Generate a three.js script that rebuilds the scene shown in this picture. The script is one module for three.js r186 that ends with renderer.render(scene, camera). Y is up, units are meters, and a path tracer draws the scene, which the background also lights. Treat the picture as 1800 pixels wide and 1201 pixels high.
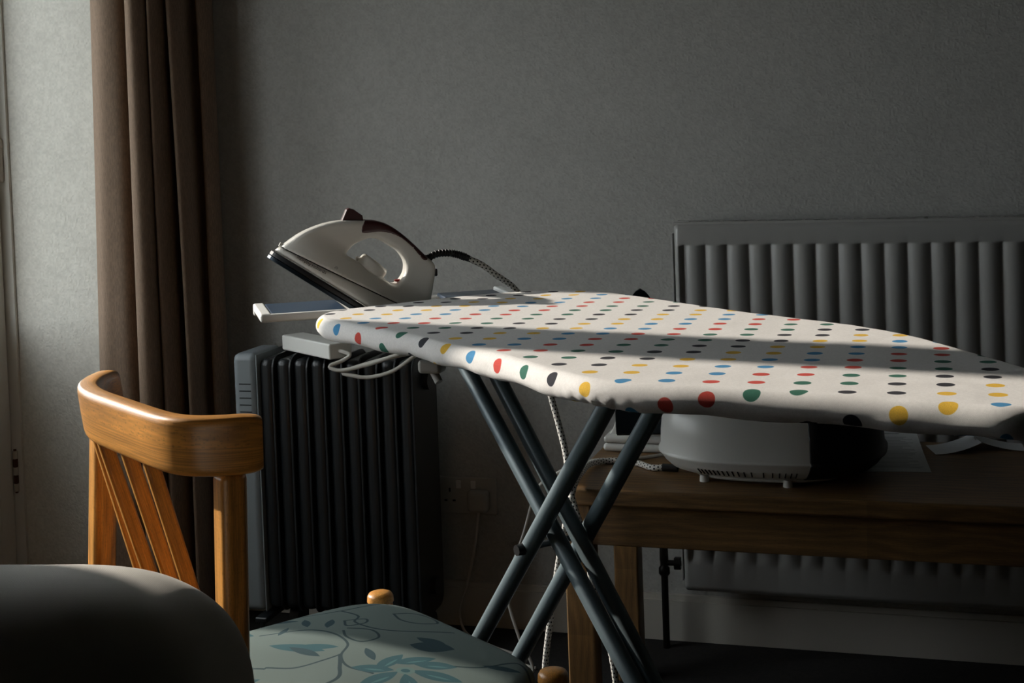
import * as THREE from 'three';
import { RoundedBoxGeometry } from 'three/addons/geometries/RoundedBoxGeometry.js';
import { mergeGeometries, mergeVertices } from 'three/addons/utils/BufferGeometryUtils.js';
import { MarchingCubes } from 'three/addons/objects/MarchingCubes.js';
import { TextGeometry } from 'three/addons/geometries/TextGeometry.js';
import { FontLoader } from 'three/addons/loaders/FontLoader.js';

/* ------------------------------------------------------------------ camera, sky, sun, exposure */
// room frame: x runs right along the back wall, z comes out of the back wall into the room, y is up, metres
const scene = new THREE.Scene();
const camera = new THREE.PerspectiveCamera(2 * Math.atan(600.5 / 2450) * 180 / Math.PI, 1800 / 1201, 0.05, 60);
camera.setViewOffset(1800, 1201, 0, 281, 1800, 1201);      // the photograph is the lower crop of a level shot
camera.matrixAutoUpdate = true;
camera.position.set(0.6437, 1.13, 3.0106);
camera.quaternion.setFromRotationMatrix(new THREE.Matrix4().makeBasis(
  new THREE.Vector3(0.95695, -0.03581, -0.28803),
  new THREE.Vector3(0.02416, 0.99874, -0.0439),
  new THREE.Vector3(0.28924, 0.03505, 0.95662)));
scene.add(camera);

scene.background = new THREE.Color().setRGB(0.93, 1.0, 1.03);
scene.backgroundIntensity = 4.35;

const ELEV = 21 * Math.PI / 180;
const sun = new THREE.DirectionalLight(new THREE.Color().setRGB(1.0, 0.925, 0.83), 6.6);
sun.name = 'sun';
sun.position.set(0.1 - 0.972 * 6 * Math.cos(ELEV), 0.8 + 6 * Math.sin(ELEV), 1.2 - 0.236 * 6 * Math.cos(ELEV));
sun.target.position.set(0.1, 0.8, 1.2);
sun.castShadow = true;
sun.shadow.mapSize.set(4096, 4096);
sun.shadow.camera.left = -3; sun.shadow.camera.right = 3; sun.shadow.camera.top = 3; sun.shadow.camera.bottom = -3;
sun.shadow.camera.near = 0.5; sun.shadow.camera.far = 14; sun.shadow.radius = 2.2; sun.shadow.bias = -0.0004;
scene.add(sun, sun.target);

const renderer = new THREE.WebGLRenderer({ antialias: true });
renderer.toneMapping = THREE.LinearToneMapping;
renderer.toneMappingExposure = 1.0;
renderer.shadowMap.enabled = true;

/* ------------------------------------------------------------------ helpers */
let seed = 7;
const rnd = () => { seed = (seed * 1664525 + 1013904223) >>> 0; return seed / 4294967296; };
const V = (x, y, z) => new THREE.Vector3(x, y, z);
const clamp = (x, a, b) => Math.min(b, Math.max(a, x));
const sstep = (a, b, x) => { const t = clamp((x - a) / (b - a), 0, 1); return t * t * (3 - 2 * t); };
function hash(x, y) { let h = Math.imul(x | 0, 374761393) + Math.imul(y | 0, 668265263); h = Math.imul(h ^ (h >>> 13), 1274126177); return ((h ^ (h >>> 16)) >>> 0) / 4294967296; }
function vnoise(x, y, px, py) {           // value noise, tiling with px, py
  const xi = Math.floor(x), yi = Math.floor(y), fx = x - xi, fy = y - yi, w = (t) => t * t * (3 - 2 * t);
  const m = (a, p) => ((a % p) + p) % p;
  const a = hash(m(xi, px), m(yi, py)), b = hash(m(xi + 1, px), m(yi, py)), c = hash(m(xi, px), m(yi + 1, py)), d = hash(m(xi + 1, px), m(yi + 1, py));
  return a + (b - a) * w(fx) + (c - a) * w(fy) + (a - b - c + d) * w(fx) * w(fy);
}
const used = new Map();
function numbered(n) { const k = used.get(n) ?? 0; used.set(n, k + 1); return k ? n + '_' + String(k).padStart(3, '0') : n; }
function mesh(name, geo, mat, parent = scene) {
  const m = new THREE.Mesh(geo, mat); m.name = parent === scene ? numbered(name) : name;
  m.castShadow = m.receiveShadow = true; parent.add(m); return m;
}
function group(name, label, category, pos = [0, 0, 0], turn = 0, grp) {
  const g = new THREE.Group(); g.name = numbered(name); g.position.set(...pos); g.rotation.y = turn;
  g.userData = { label, category }; if (grp) g.userData.group = grp; scene.add(g); return g;
}
function struct(name, geo, mat, label, category) {
  const m = mesh(name, geo, mat); m.userData = { kind: 'structure', label, category }; return m;
}
// uv in metres from the dominant direction of each face; grain 0/1/2 = axis along which the texture's v runs
function boxUV(geo, grain = 1) {
  const g = geo.index ? geo.toNonIndexed() : geo, p = g.attributes.position, n = p.count, uv = new Float32Array(n * 2);
  const a = V(), b = V(), c = V(), q = V();
  for (let i = 0; i < n; i += 3) {
    a.fromBufferAttribute(p, i); b.fromBufferAttribute(p, i + 1); c.fromBufferAttribute(p, i + 2);
    q.crossVectors(b.sub(a), c.sub(a));
    const nx = Math.abs(q.x), ny = Math.abs(q.y), nz = Math.abs(q.z), dom = nx > ny && nx > nz ? 0 : ny > nz ? 1 : 2;
    const ax = [0, 1, 2].filter((k) => k !== dom); let [s, t] = ax; if (s === grain) [s, t] = [t, s];
    for (let k = 0; k < 3; k++) { uv[(i + k) * 2] = p.getComponent(i + k, s) + 0.37 * dom; uv[(i + k) * 2 + 1] = p.getComponent(i + k, t); }
  }
  g.setAttribute('uv', new THREE.BufferAttribute(uv, 2)); return g;
}
function rbox(w, h, d, r = 0.004, x = 0, y = 0, z = 0, grain = 1) {
  const g = boxUV(new RoundedBoxGeometry(w, h, d, 2, Math.min(r, w / 2.01, h / 2.01, d / 2.01)), grain); g.translate(x, y, z); return g;
}
function box(x0, x1, y0, y1, z0, z1, grain = 1) {
  const g = boxUV(new THREE.BoxGeometry(x1 - x0, y1 - y0, z1 - z0).translate((x0 + x1) / 2, (y0 + y1) / 2, (z0 + z1) / 2), grain); return g;
}
function joined(list) { return mergeGeometries(list.map((g) => { const k = g.index ? g.toNonIndexed() : g; for (const n of Object.keys(k.attributes)) if (!['position', 'normal', 'uv'].includes(n)) k.deleteAttribute(n); return k; })); }
function tube(pts, r, seg = 60, rad = 10) {
  const c = new THREE.CatmullRomCurve3(pts.map((p) => V(...p)), false, 'centripetal'), L = c.getLength();
  const g = new THREE.TubeGeometry(c, seg, r, rad, false), uv = g.attributes.uv;
  for (let i = 0; i < uv.count; i++) uv.setXY(i, uv.getX(i) * L, uv.getY(i) * 2 * Math.PI * r);
  return g;
}
function rod(a, b, r, rad = 20) {                              // straight round bar with closed ends
  const A = V(...a), B = V(...b), L = A.distanceTo(B), g = new THREE.CylinderGeometry(r, r, L, rad, 1);
  g.applyQuaternion(new THREE.Quaternion().setFromUnitVectors(V(0, 1, 0), B.clone().sub(A).normalize()));
  return g.translate((A.x + B.x) / 2, (A.y + B.y) / 2, (A.z + B.z) / 2);
}
function loftRings(rings, closeU = true, capA = false, capB = false, uvf) {      // rings: array of arrays of [x,y,z]
  const n = rings[0].length, pos = [], uv = [], idx = [];
  rings.forEach((R, j) => R.forEach((p, i) => { pos.push(...p.slice(0, 3)); const t = uvf ? uvf(i, j, p) : [i / n, j / rings.length]; uv.push(...t); }));
  const m = closeU ? n : n - 1;
  for (let j = 0; j < rings.length - 1; j++) for (let i = 0; i < m; i++) {
    const a = j * n + i, b = j * n + (i + 1) % n, c = a + n, d = b + n; idx.push(a, b, d, a, d, c);
  }
  const cap = (j, flip) => {
    const R = rings[j], c = [0, 1, 2].map((k) => R.reduce((s, p) => s + p[k], 0) / n), base = pos.length / 3;
    pos.push(...c); uv.push(0, 0); R.forEach((p) => { pos.push(...p.slice(0, 3)); uv.push(p[0], p[2]); });
    for (let i = 0; i < n; i++) { const a = base + 1 + i, b = base + 1 + (i + 1) % n; flip ? idx.push(base, b, a) : idx.push(base, a, b); }
  };
  if (capA) cap(0, true); if (capB) cap(rings.length - 1, false);
  const g = new THREE.BufferGeometry();
  g.setAttribute('position', new THREE.Float32BufferAttribute(pos, 3)); g.setAttribute('uv', new THREE.Float32BufferAttribute(uv, 2));
  g.setIndex(idx); g.computeVertexNormals(); return g;
}
function dataTex(w, h, f, srgb = true) {
  const d = new Uint8Array(w * h * 4);
  for (let y = 0; y < h; y++) for (let x = 0; x < w; x++) { const c = f(x, y); d[(y * w + x) * 4] = c[0]; d[(y * w + x) * 4 + 1] = c[1]; d[(y * w + x) * 4 + 2] = c[2]; d[(y * w + x) * 4 + 3] = 255; }
  const t = new THREE.DataTexture(d, w, h); t.wrapS = t.wrapT = THREE.RepeatWrapping; t.magFilter = THREE.LinearFilter; t.minFilter = THREE.LinearMipmapLinearFilter; t.generateMipmaps = true;
  if (srgb) t.colorSpace = THREE.SRGBColorSpace; t.needsUpdate = true; return t;
}
function rep(t, s, s2 = s) { t.repeat.set(1 / s, 1 / s2); return t; }

/* ------------------------------------------------------------------ materials */
const std = (color, roughness = 0.6, extra = {}) => new THREE.MeshStandardMaterial({ color, roughness, ...extra });
const phys = (color, roughness, extra = {}) => new THREE.MeshPhysicalMaterial({ color, roughness, ...extra });

const plasterTex = rep(dataTex(512, 512, (x, y) => {
  const n = 0.5 * vnoise(x / 4, y / 4, 128, 128) + 0.3 * vnoise(x / 11, y / 11, 512, 512) + 0.2 * vnoise(x / 64, y / 64, 8, 8);
  const k = 236 + 19 * (n - 0.5) * 1.6; return [k, k, k - 1];
}), 0.55);
const plasterBump = rep(dataTex(512, 512, (x, y) => { const k = 255 * (0.6 * vnoise(x / 4, y / 4, 128, 128) + 0.4 * vnoise(x / 2, y / 2, 256, 256)); return [k, k, k]; }, false), 0.55);
const M = {};
M.reveal = std('#dedbd2', 0.9, { map: plasterTex, bumpMap: plasterBump, bumpScale: 0.0009 });
M.wall = std('#b4b3ae', 0.95, { map: plasterTex, bumpMap: plasterBump, bumpScale: 0.0009 });
M.ceiling = std('#8f8d88', 0.95);
M.wallFar = std('#6a6763', 0.95, { map: plasterTex });
M.paint = std('#cfccc4', 0.5, { bumpMap: plasterBump, bumpScale: 0.0002 });
M.skirting = std('#b9b5ab', 0.45);
const carpetTex = rep(dataTex(256, 256, (x, y) => { const k = 0.55 + 0.9 * (hash(x, y) * 0.6 + vnoise(x / 6, y / 6, 256, 256) * 0.4 - 0.3); return [34 * k, 31 * k, 30 * k]; }), 0.25);
M.carpet = std('#ffffff', 1, { map: carpetTex });
M.glass = new THREE.MeshPhysicalMaterial({ color: '#ffffff', roughness: 0, transmission: 1, thickness: 0, ior: 1.45 });
M.patio = std('#3f433a', 0.9, { map: plasterTex });

const weave = rep(dataTex(256, 256, (x, y) => { const k = 128 + 60 * Math.sin(x * Math.PI / 4) * Math.sin(y * Math.PI / 4) + 50 * (hash(x, y) - 0.5); return [k, k, k]; }, false), 0.04);
const curtainTex = rep(dataTex(256, 256, (x, y) => { const k = 0.82 + 0.36 * (0.5 * hash(x, y) + 0.5 * vnoise(x / 3, y / 16, 256, 16)); return [132 * k, 111 * k, 93 * k]; }), 0.12, 0.12);
M.curtain = std('#ffffff', 0.95, { map: curtainTex, bumpMap: weave, bumpScale: 0.0004 });

function woodTex(r, g, b, contrast, w, h, s) {
  return dataTex(w, h, (x, y) => {
    const warp = 5 * vnoise(x / 40, y / 128, w / 40 | 0, h / 128 | 0);
    const ring = 0.5 + 0.5 * Math.sin((x + warp * 9) * 2 * Math.PI * s / w);
    const fib = vnoise(x / 1.5, y / 34, 400, h / 34 | 0), pore = vnoise(x, y / 9, w, h / 9 | 0) > 0.86 ? 0.86 : 1;
    const k = (1 - contrast + contrast * (0.35 * ring + 0.45 * fib + 0.35 * vnoise(x / 50, y / 80, w / 50 | 0, h / 80 | 0))) * pore;
    return [clamp(r * k, 0, 255), clamp(g * k * (0.97 + 0.03 * k), 0, 255), clamp(b * k * (0.92 + 0.08 * k), 0, 255)];
  });
}
M.beech = phys('#ffffff', 0.38, { map: rep(woodTex(248, 174, 84, 0.36, 512, 1024, 9), 0.16, 0.5), clearcoat: 0.5, clearcoatRoughness: 0.28 });
M.oak = phys('#ffffff', 0.5, { map: rep(woodTex(142, 106, 62, 0.4, 512, 1024, 12), 0.22, 0.7), clearcoat: 0.2, clearcoatRoughness: 0.4 });

M.legPaint = phys('#5d6b70', 0.42, { metalness: 0.25, clearcoat: 0.25, clearcoatRoughness: 0.3 });
M.blackPlastic = phys('#0d0d0e', 0.42);
M.boltMetal = std('#4a4d50', 0.35, { metalness: 0.8 });
M.whitePlastic = phys('#d7d6d0', 0.34, { clearcoat: 0.25, clearcoatRoughness: 0.2 });
M.trayRim = phys('#e4e3de', 0.4);
M.trayPad = phys('#33465c', 0.35, { clearcoat: 0.3 });
M.ironShell = phys('#d6d3cb', 0.32, { clearcoat: 0.35, clearcoatRoughness: 0.2 });
M.ironSkirt = phys('#cecbc3', 0.38);
M.maroon = phys('#3a1416', 0.4, { clearcoat: 0.3 });
M.redDot = phys('#8c1a16', 0.35);
M.sole = phys('#273038', 0.3, { metalness: 0.7 });
M.soleGuard = phys('#0c0d0f', 0.45);
M.ink = std('#141210', 0.6);
M.heaterDark = phys('#12171a', 0.45, { clearcoat: 0.2 });
M.heaterGrey = phys('#767d80', 0.5);
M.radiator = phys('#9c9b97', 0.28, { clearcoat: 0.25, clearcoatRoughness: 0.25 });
M.valve = std('#171411', 0.4, { metalness: 0.5 });
M.greyCable = std('#b4b1a9', 0.55);
M.socket = phys('#a5a39c', 0.45);
M.paper = std('#c6c9cc', 0.85, { side: THREE.DoubleSide });
M.greyFabric = phys('#cbc6bc', 0.85, { bumpMap: weave, bumpScale: 0.0003, sheen: 0.6, sheenRoughness: 0.45, sheenColor: new THREE.Color('#d8d2c6') });
M.rust = std('#4d2c1b', 0.9);
M.hingePaint = std('#b5ada0', 0.7);
const cordTex = rep(dataTex(64, 64, (x, y) => {
  const cx = x % 32, cy = (y + (x >= 32 ? 16 : 0)) % 32, on = Math.abs(cx - 16) < 7 && Math.abs(cy - 16) < 8, k = on ? 22 : 208 + 24 * (hash(x, y) - 0.5); return [k, k * 0.985, k * 0.95];
}), 0.014, 0.0126);
M.cord = std('#ffffff', 0.9, { map: cordTex });

/* ------------------------------------------------------------------ room shell */
const XL = -1.19, XR = 4.2, ZF = 6.0, H = 2.45, T = 0.34, DZ0 = 0.2, DZ1 = 2.08, DH = 2.08;
struct('floor', box(XL - T, XR + T, -0.12, 0, -T, ZF + T), M.carpet, 'dark carpeted floor under the chairs and tables', 'floor');
struct('ceiling', box(XL - T, XR + T, H, H + 0.12, -T, ZF + T), M.ceiling, 'plain ceiling above the room', 'ceiling');
struct('wall_back', box(XL - T, XR + T, 0, H, -T, 0), M.wall, 'grey painted back wall behind the radiator', 'wall');
struct('wall_right', box(XR, XR + T, 0, H, 0, ZF), M.wallFar, 'plain wall on the right side of the room', 'wall');
struct('wall_front', box(XL - T, XR + T, 0, H, ZF, ZF + T), M.wallFar, 'plain wall behind the viewer', 'wall');
struct('wall_left', joined([box(XL - T, XL, 0, H, 0, DZ0), box(XL - T, XL, 0, H, DZ1, ZF), box(XL - T, XL, DH, H, DZ0, DZ1)]), M.wall, 'pale window wall with deep reveal beside the curtain', 'wall');
struct('baseboard_back', joined([box(XL, XR, 0, 0.088, 0, 0.016), box(XL, XR, 0.088, 0.1, 0, 0.01)]), M.skirting, 'painted skirting board along the back wall', 'baseboard');

struct('trim_1', joined([box(-1.44, XL, 0.03, DH, DZ0, DZ0 + 0.004), box(-1.44, XL, 0.03, DH, DZ1 - 0.004, DZ1), box(-1.44, XL, DH - 0.004, DH, DZ0 + 0.004, DZ1 - 0.004)]), M.reveal, 'white plastered reveal between the door frame and the curtain', 'trim');
// glazed double door: frame, two leaves with glass, butt hinges on the far jamb
{
  const d = new THREE.Group(); d.name = 'door_1'; d.userData = { kind: 'structure', label: 'white glazed double door in the left wall with painted hinges', category: 'door' }; scene.add(d);
  const xi = -1.44, xo = -1.515;
  mesh('door_frame', joined([
    box(xo, xi, 0, DH, DZ0, DZ0 + 0.012), box(xo, xi, 0, DH, DZ1 - 0.03, DZ1), box(xo, xi, DH - 0.04, DH, DZ0, DZ1), box(XL - T, xi, -0.02, 0.03, DZ0, DZ1)]), M.paint, d);
  const leaf = (z0, z1, s0, s1) => {
    const x0 = -1.51, x1 = -1.4645, l = mesh('door_leaf', joined([
      rbox(x1 - x0, 2.0, s0, 0.004, (x0 + x1) / 2, 1.035, z0 + s0 / 2), rbox(x1 - x0, 2.0, s1, 0.004, (x0 + x1) / 2, 1.035, z1 - s1 / 2),
      box(x0, x1, 0.035, 0.72, z0 + s0, z1 - s1), box(x0, x1, 1.94, 2.035, z0 + s0, z1 - s1)]), M.paint, d);
    mesh('glass_pane', box(-1.49, -1.486, 0.715, 1.945, z0 + s0 - 0.004, z1 - s1 + 0.004), M.glass, l);
    return l;
  };
  const far = leaf(DZ0 + 0.0145, 0.783, 0.052, 0.082);
  leaf(0.787, 1.463, 0.09, 0.063);
  leaf(1.522, DZ1 - 0.032, 0.05, 0.05);
  mesh('door_frame', box(xo, xi, 0.03, DH - 0.04, 1.465, 1.52), M.paint, d);
  const handle = joined([rbox(0.012, 0.14, 0.032, 0.005, -1.4585, 1.02, 0.83), rod([-1.455, 1.04, 0.83], [-1.415, 1.04, 0.83], 0.008), rod([-1.42, 1.04, 0.822], [-1.42, 1.04, 0.93], 0.008)]);
  mesh('door_handle', handle, M.boltMetal, d);
  for (const [y, worn] of [[1.108, false], [0.37, true], [1.82, false]]) {
    const h = new THREE.Group(); h.name = 'hinge'; h.position.set(-1.4565, y, DZ0 + 0.0155); d.add(h);
    for (let k = 0; k < 5; k++) mesh('knuckle', new THREE.CylinderGeometry(0.0058, 0.0058, 0.0185, 14).translate(0, (k - 2) * 0.0195, 0), worn && k % 2 ? M.rust : M.hingePaint, h);
    mesh('pin', new THREE.CylinderGeometry(0.0036, 0.0036, 0.104, 10), worn ? M.rust : M.hingePaint, h);
  }
}
struct('patio', box(-9, XL - T, -0.2, -0.03, -5, 7), M.patio, 'paved ground outside the glazed door', 'patio');

/* ------------------------------------------------------------------ curtain */
{
  const top = [[-1.188, .206], [-1.176, .232], [-1.155, .255], [-1.135, .268], [-1.11, .272], [-1.085, .26], [-1.075, .235], [-1.085, .2], [-1.08, .18], [-1.068, .2], [-1.064, .24], [-1.056, .268], [-1.04, .277], [-1.028, .262], [-1.026, .235], [-1.04, .19], [-1.05, .165], [-1.042, .16], [-1.026, .19], [-1.018, .228], [-1.01, .24], [-1.002, .225], [-1.004, .18], [-1.02, .13], [-1.018, .115], [-1.004, .14], [-.99, .185], [-.979, .2], [-.971, .185], [-.978, .13], [-.99, .085], [-.98, .075], [-.962, .1], [-.95, .12], [-.942, .1], [-.95, .055], [-.96, .03]];
  const cTop = new THREE.CatmullRomCurve3(top.map(([x, z]) => { const k = (x + 1.17) / 0.23; return V(x + 0.016 * sstep(0, 0.15, k) * (1 - k) - 0.04 * k, 0, z); }));
  const cBot = new THREE.CatmullRomCurve3(top.map(([x, z], i) => { const k = (x + 1.17) / 0.23; return V(x - 0.03 * (1 - k) - 0.012 * k + 0.004 * Math.sin(i * 1.7) * k, 0, z + 0.004 * Math.cos(i * 2.3)); }));
  const n = 300, th = 0.0022, rings = [];
  for (let j = 0; j <= 16; j++) {
    const t = j / 16, y = 2.36 - 2.335 * t, ps = [];
    for (let i = 0; i <= n; i++) ps.push(cTop.getPoint(i / n).lerp(cBot.getPoint(i / n), sstep(0, 1, t)).add(V(0.0035 * Math.sin(i * 0.045 + t * 5), 0, 0.003 * Math.sin(i * 0.03 + t * 7))));
    const A = [], B = [];
    for (let i = 0; i <= n; i++) { const a = ps[Math.max(0, i - 1)], b = ps[Math.min(n, i + 1)], dx = b.x - a.x, dz = b.z - a.z, l = Math.hypot(dx, dz) || 1; A.push([ps[i].x - dz / l * th, y, ps[i].z + dx / l * th]); B.push([ps[i].x + dz / l * th, y, ps[i].z - dx / l * th]); }
    rings.push(A.concat(B.reverse()));
  }
  const L = cTop.getLength() / n;
  const c = group('curtain', 'heavy brown curtain drawn aside in vertical folds beside the window', 'curtain');
  mesh('curtain_fabric', loftRings(rings, true, true, true, (i, j) => [i * L, j * 2.335 / 16]), M.curtain, c);
  // its partner, drawn back over the near side of the opening
  const c2 = group('curtain', 'partner brown curtain hanging at the near side of the window', 'curtain');
  const near = []; for (let i = 0; i <= 90; i++) near.push(V(-1.12 + 0.035 * Math.sin(i * 0.62), 0, 1.74 + i * 0.0054));
  const cn = new THREE.CatmullRomCurve3(near), r2 = [];
  for (let j = 0; j <= 1; j++) { const A = [], B = []; for (let i = 0; i <= 400; i++) { const p = cn.getPoint(i / 400), q = cn.getTangent(i / 400); A.push([p.x - q.z * th, 2.36 - 2.335 * j, p.z + q.x * th]); B.push([p.x + q.z * th, 2.36 - 2.335 * j, p.z - q.x * th]); } r2.push(A.concat(B.reverse())); }
  mesh('curtain_fabric', loftRings(r2, true, true, true, (i, j) => [i * cn.getLength() / 400, j * 2.335]), M.curtain, c2);
  mesh('curtain_pole', rod([-1.09, 2.385, 0.02], [-1.09, 2.385, 2.3], 0.014), M.boltMetal, c);
}

/* ------------------------------------------------------------------ wall radiator */
{
  const r = group('wall_radiator', 'white fluted panel radiator mounted on the back wall', 'radiator', [0.114, 0, 0]);
  const W = 1.16, y0 = 0.139, y1 = 0.924, zf = 0.1, per = 0.0455, prof = [];
  // pressed front panel: flutes along x
  prof.push([0, zf - 0.022], [0.0015, zf - 0.008], [0.006, zf - 0.001], [0.012, zf]);
  const first = 0.02, nf = Math.floor((W - 0.04) / per);
  for (let k = 0; k < nf; k++) for (let s = 0; s < 14; s++) {
    const t = s / 14, land = Math.pow(Math.abs(Math.sin(Math.PI * t)), 0.85); prof.push([first + (k + t) * per, zf - 0.009 * (1 - land)]);
  }
  prof.push([W - 0.012, zf], [W - 0.006, zf - 0.001], [W - 0.0015, zf - 0.008], [W, zf - 0.022]);
  const rows = [[y0, 0.012, 0], [y0 + 0.006, 0.003, 0], [y0 + 0.014, 0, 0], [y0 + 0.06, 0, 0], [y0 + 0.08, 0, 1], [y1 - 0.047, 0, 1], [y1 - 0.042, 0, 0], [y1 - 0.012, 0, 0], [y1 - 0.004, 0.003, 0], [y1, 0.012, 0]];
  const rings = rows.map(([y, back, flute]) => prof.map(([x, z]) => [x, y, (x > 0.013 && x < W - 0.013 ? zf + (z - zf) * flute : z) - back]));
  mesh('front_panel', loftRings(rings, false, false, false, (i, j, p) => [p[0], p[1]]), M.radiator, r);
  mesh('back_panel', joined([rbox(W - 0.01, y1 - y0 - 0.02, 0.012, 0.005, W / 2, (y0 + y1) / 2, 0.034), rbox(W - 0.03, 0.05, 0.04, 0.01, W / 2, y0 + 0.03, 0.06), rbox(W - 0.03, 0.05, 0.04, 0.01, W / 2, y1 - 0.05, 0.06)]), M.radiator, r);
  mesh('side_cover', rbox(0.004, y1 - y0 - 0.04, 0.06, 0.0015, -0.004, (y0 + y1) / 2, 0.058), M.radiator, r);
  mesh('top_grille', (() => { const L = []; for (let k = 0; k < 46; k++) L.push(box(0.02 + k * 0.0245, 0.028 + k * 0.0245, y1 - 0.004, y1 + 0.003, 0.04, 0.082)); L.push(box(0, W, y1 - 0.004, y1 + 0.004, 0.028, 0.038), box(0, W, y1 - 0.004, y1 + 0.004, 0.082, 0.09)); return joined(L); })(), M.radiator, r);
  mesh('wall_bracket', box(0.2, 0.24, 0.2, 0.85, 0, 0.03), M.radiator, r);
  mesh('wall_bracket', box(0.9, 0.94, 0.2, 0.85, 0, 0.03), M.radiator, r);
  const v = new THREE.Group(); v.name = 'valve'; v.position.set(-0.049, 0, 0.06); r.add(v);
  const lat = [[0, 0.262], [0.002, 0.262], [0.003, 0.252], [0.006, 0.246], [0.009, 0.24], [0.0095, 0.212], [0.0085, 0.206], [0.0085, 0.198], [0.012, 0.194], [0.0125, 0.182], [0.009, 0.177], [0, 0.177]].map(([x, y]) => new THREE.Vector2(x, y - 0.018));
  mesh('valve_body', new THREE.LatheGeometry(lat, 20), M.valve, v);
  mesh('union_nut', joined([rod([0, 0.187, 0], [0.05, 0.187, 0], 0.006), new THREE.CylinderGeometry(0.014, 0.014, 0.014, 6).rotateZ(Math.PI / 2).translate(0.03, 0.187, 0)]), M.valve, v);
  mesh('pipe', rod([0, 0, 0], [0, 0.165, 0], 0.0075), M.valve, v);
}

/* ------------------------------------------------------------------ wall socket and plug */
{
  const s = group('wall_socket', 'white double wall socket low on the back wall', 'socket', [-0.4, 0.301, 0]);
  mesh('face_plate', rbox(0.146, 0.086, 0.01, 0.003, 0, 0, 0.005), M.socket, s);
  for (const x of [-0.018, 0.018]) mesh('switch', rbox(0.011, 0.018, 0.006, 0.0015, x, 0.026, 0.0115), M.whitePlastic, s);
  for (const [x, y, w, h] of [[-0.04, 0.012, 0.004, 0.009], [-0.05, -0.012, 0.007, 0.004], [-0.03, -0.012, 0.007, 0.004]]) mesh('pin_hole', box(x - w / 2, x + w / 2, y - h / 2, y + h / 2, 0.0095, 0.0104), M.blackPlastic, s);
  const p = group('mains_plug', 'white mains plug pushed into the wall socket with thin flex', 'plug', [-0.366, 0.294, 0.0105]);
  mesh('plug_body', rbox(0.05, 0.05, 0.03, 0.01, 0, 0, 0.015), M.socket, p);
  mesh('plug_flex', tube([[0, -0.024, 0.016], [-0.004, -0.06, 0.02], [-0.012, -0.12, 0.03], [-0.03, -0.19, 0.03], [-0.05, -0.25, 0.03], [-0.03, -0.284, 0.06], [0.05, -0.286, 0.13], [0.13, -0.288, 0.17]], 0.0032), M.greyCable, p);
}

/* ------------------------------------------------------------------ oil filled heater */
{
  const h = group('oil_heater', 'dark oil filled heater with grey end panel under the board', 'heater', [-0.85, 0, 0.19]);
  const fin = (() => {                                        // pressed plate with a folded seam round its edge
    const sh = new THREE.Shape(), w = 0.07, y0 = 0.09, y1 = 0.66, r = 0.035;
    sh.moveTo(-w + r, y0); sh.lineTo(w - r, y0); sh.quadraticCurveTo(w, y0, w, y0 + r); sh.lineTo(w, y1 - r); sh.quadraticCurveTo(w, y1, w - r, y1); sh.lineTo(-w + r, y1); sh.quadraticCurveTo(-w, y1, -w, y1 - r); sh.lineTo(-w, y0 + r); sh.quadraticCurveTo(-w, y0, -w + r, y0);
    return new THREE.ExtrudeGeometry(sh, { depth: 0.003, bevelEnabled: true, bevelSize: 0.001, bevelThickness: 0.001, bevelSegments: 1, curveSegments: 6 }).rotateY(-Math.PI / 2);
  })();
  const core = rbox(0.0365, 0.556, 0.13, 0.016, 0, 0.375, 0);
  for (let k = 0; k < 9; k++) { const f = mesh('fin', fin, M.heaterDark, h); f.position.x = 0.1 + k * 0.0408; const c = mesh('oil_channel', core, M.heaterDark, f); c.position.x = -0.0215; }
  for (const y of [0.15, 0.6]) mesh('tie_tube', rod([0.03, y, 0], [0.44, y, 0], 0.02), M.heaterDark, h);
  const e = mesh('end_panel', rbox(0.058, 0.575, 0.14, 0.016, 0.029, 0.3775, 0), M.heaterGrey, h);
  for (let k = 0; k < 6; k++) mesh('vent_slot', box(0.016, 0.044, 0.596 - k * 0.0155, 0.5985 - k * 0.0155, 0.0695, 0.0703), M.heaterDark, e);
  mesh('trim_strip', rbox(0.003, 0.57, 0.142, 0.0012, 0.0602, 0.3775, 0), M.heaterGrey, e);
  for (const x of [0.06, 0.38]) {
    mesh('wheel_bracket', rbox(0.03, 0.012, 0.2, 0.004, x, 0.082, 0), M.heaterDark, h);
    for (const z of [-0.09, 0.09]) mesh('wheel', new THREE.CylinderGeometry(0.03, 0.03, 0.022, 20).rotateZ(Math.PI / 2).translate(x, 0.03, z), M.blackPlastic, h);
    for (const z of [-0.09, 0.09]) mesh('wheel_stem', rod([x, 0.03, z], [x, 0.08, z], 0.005), M.boltMetal, h);
  }
}
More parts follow.
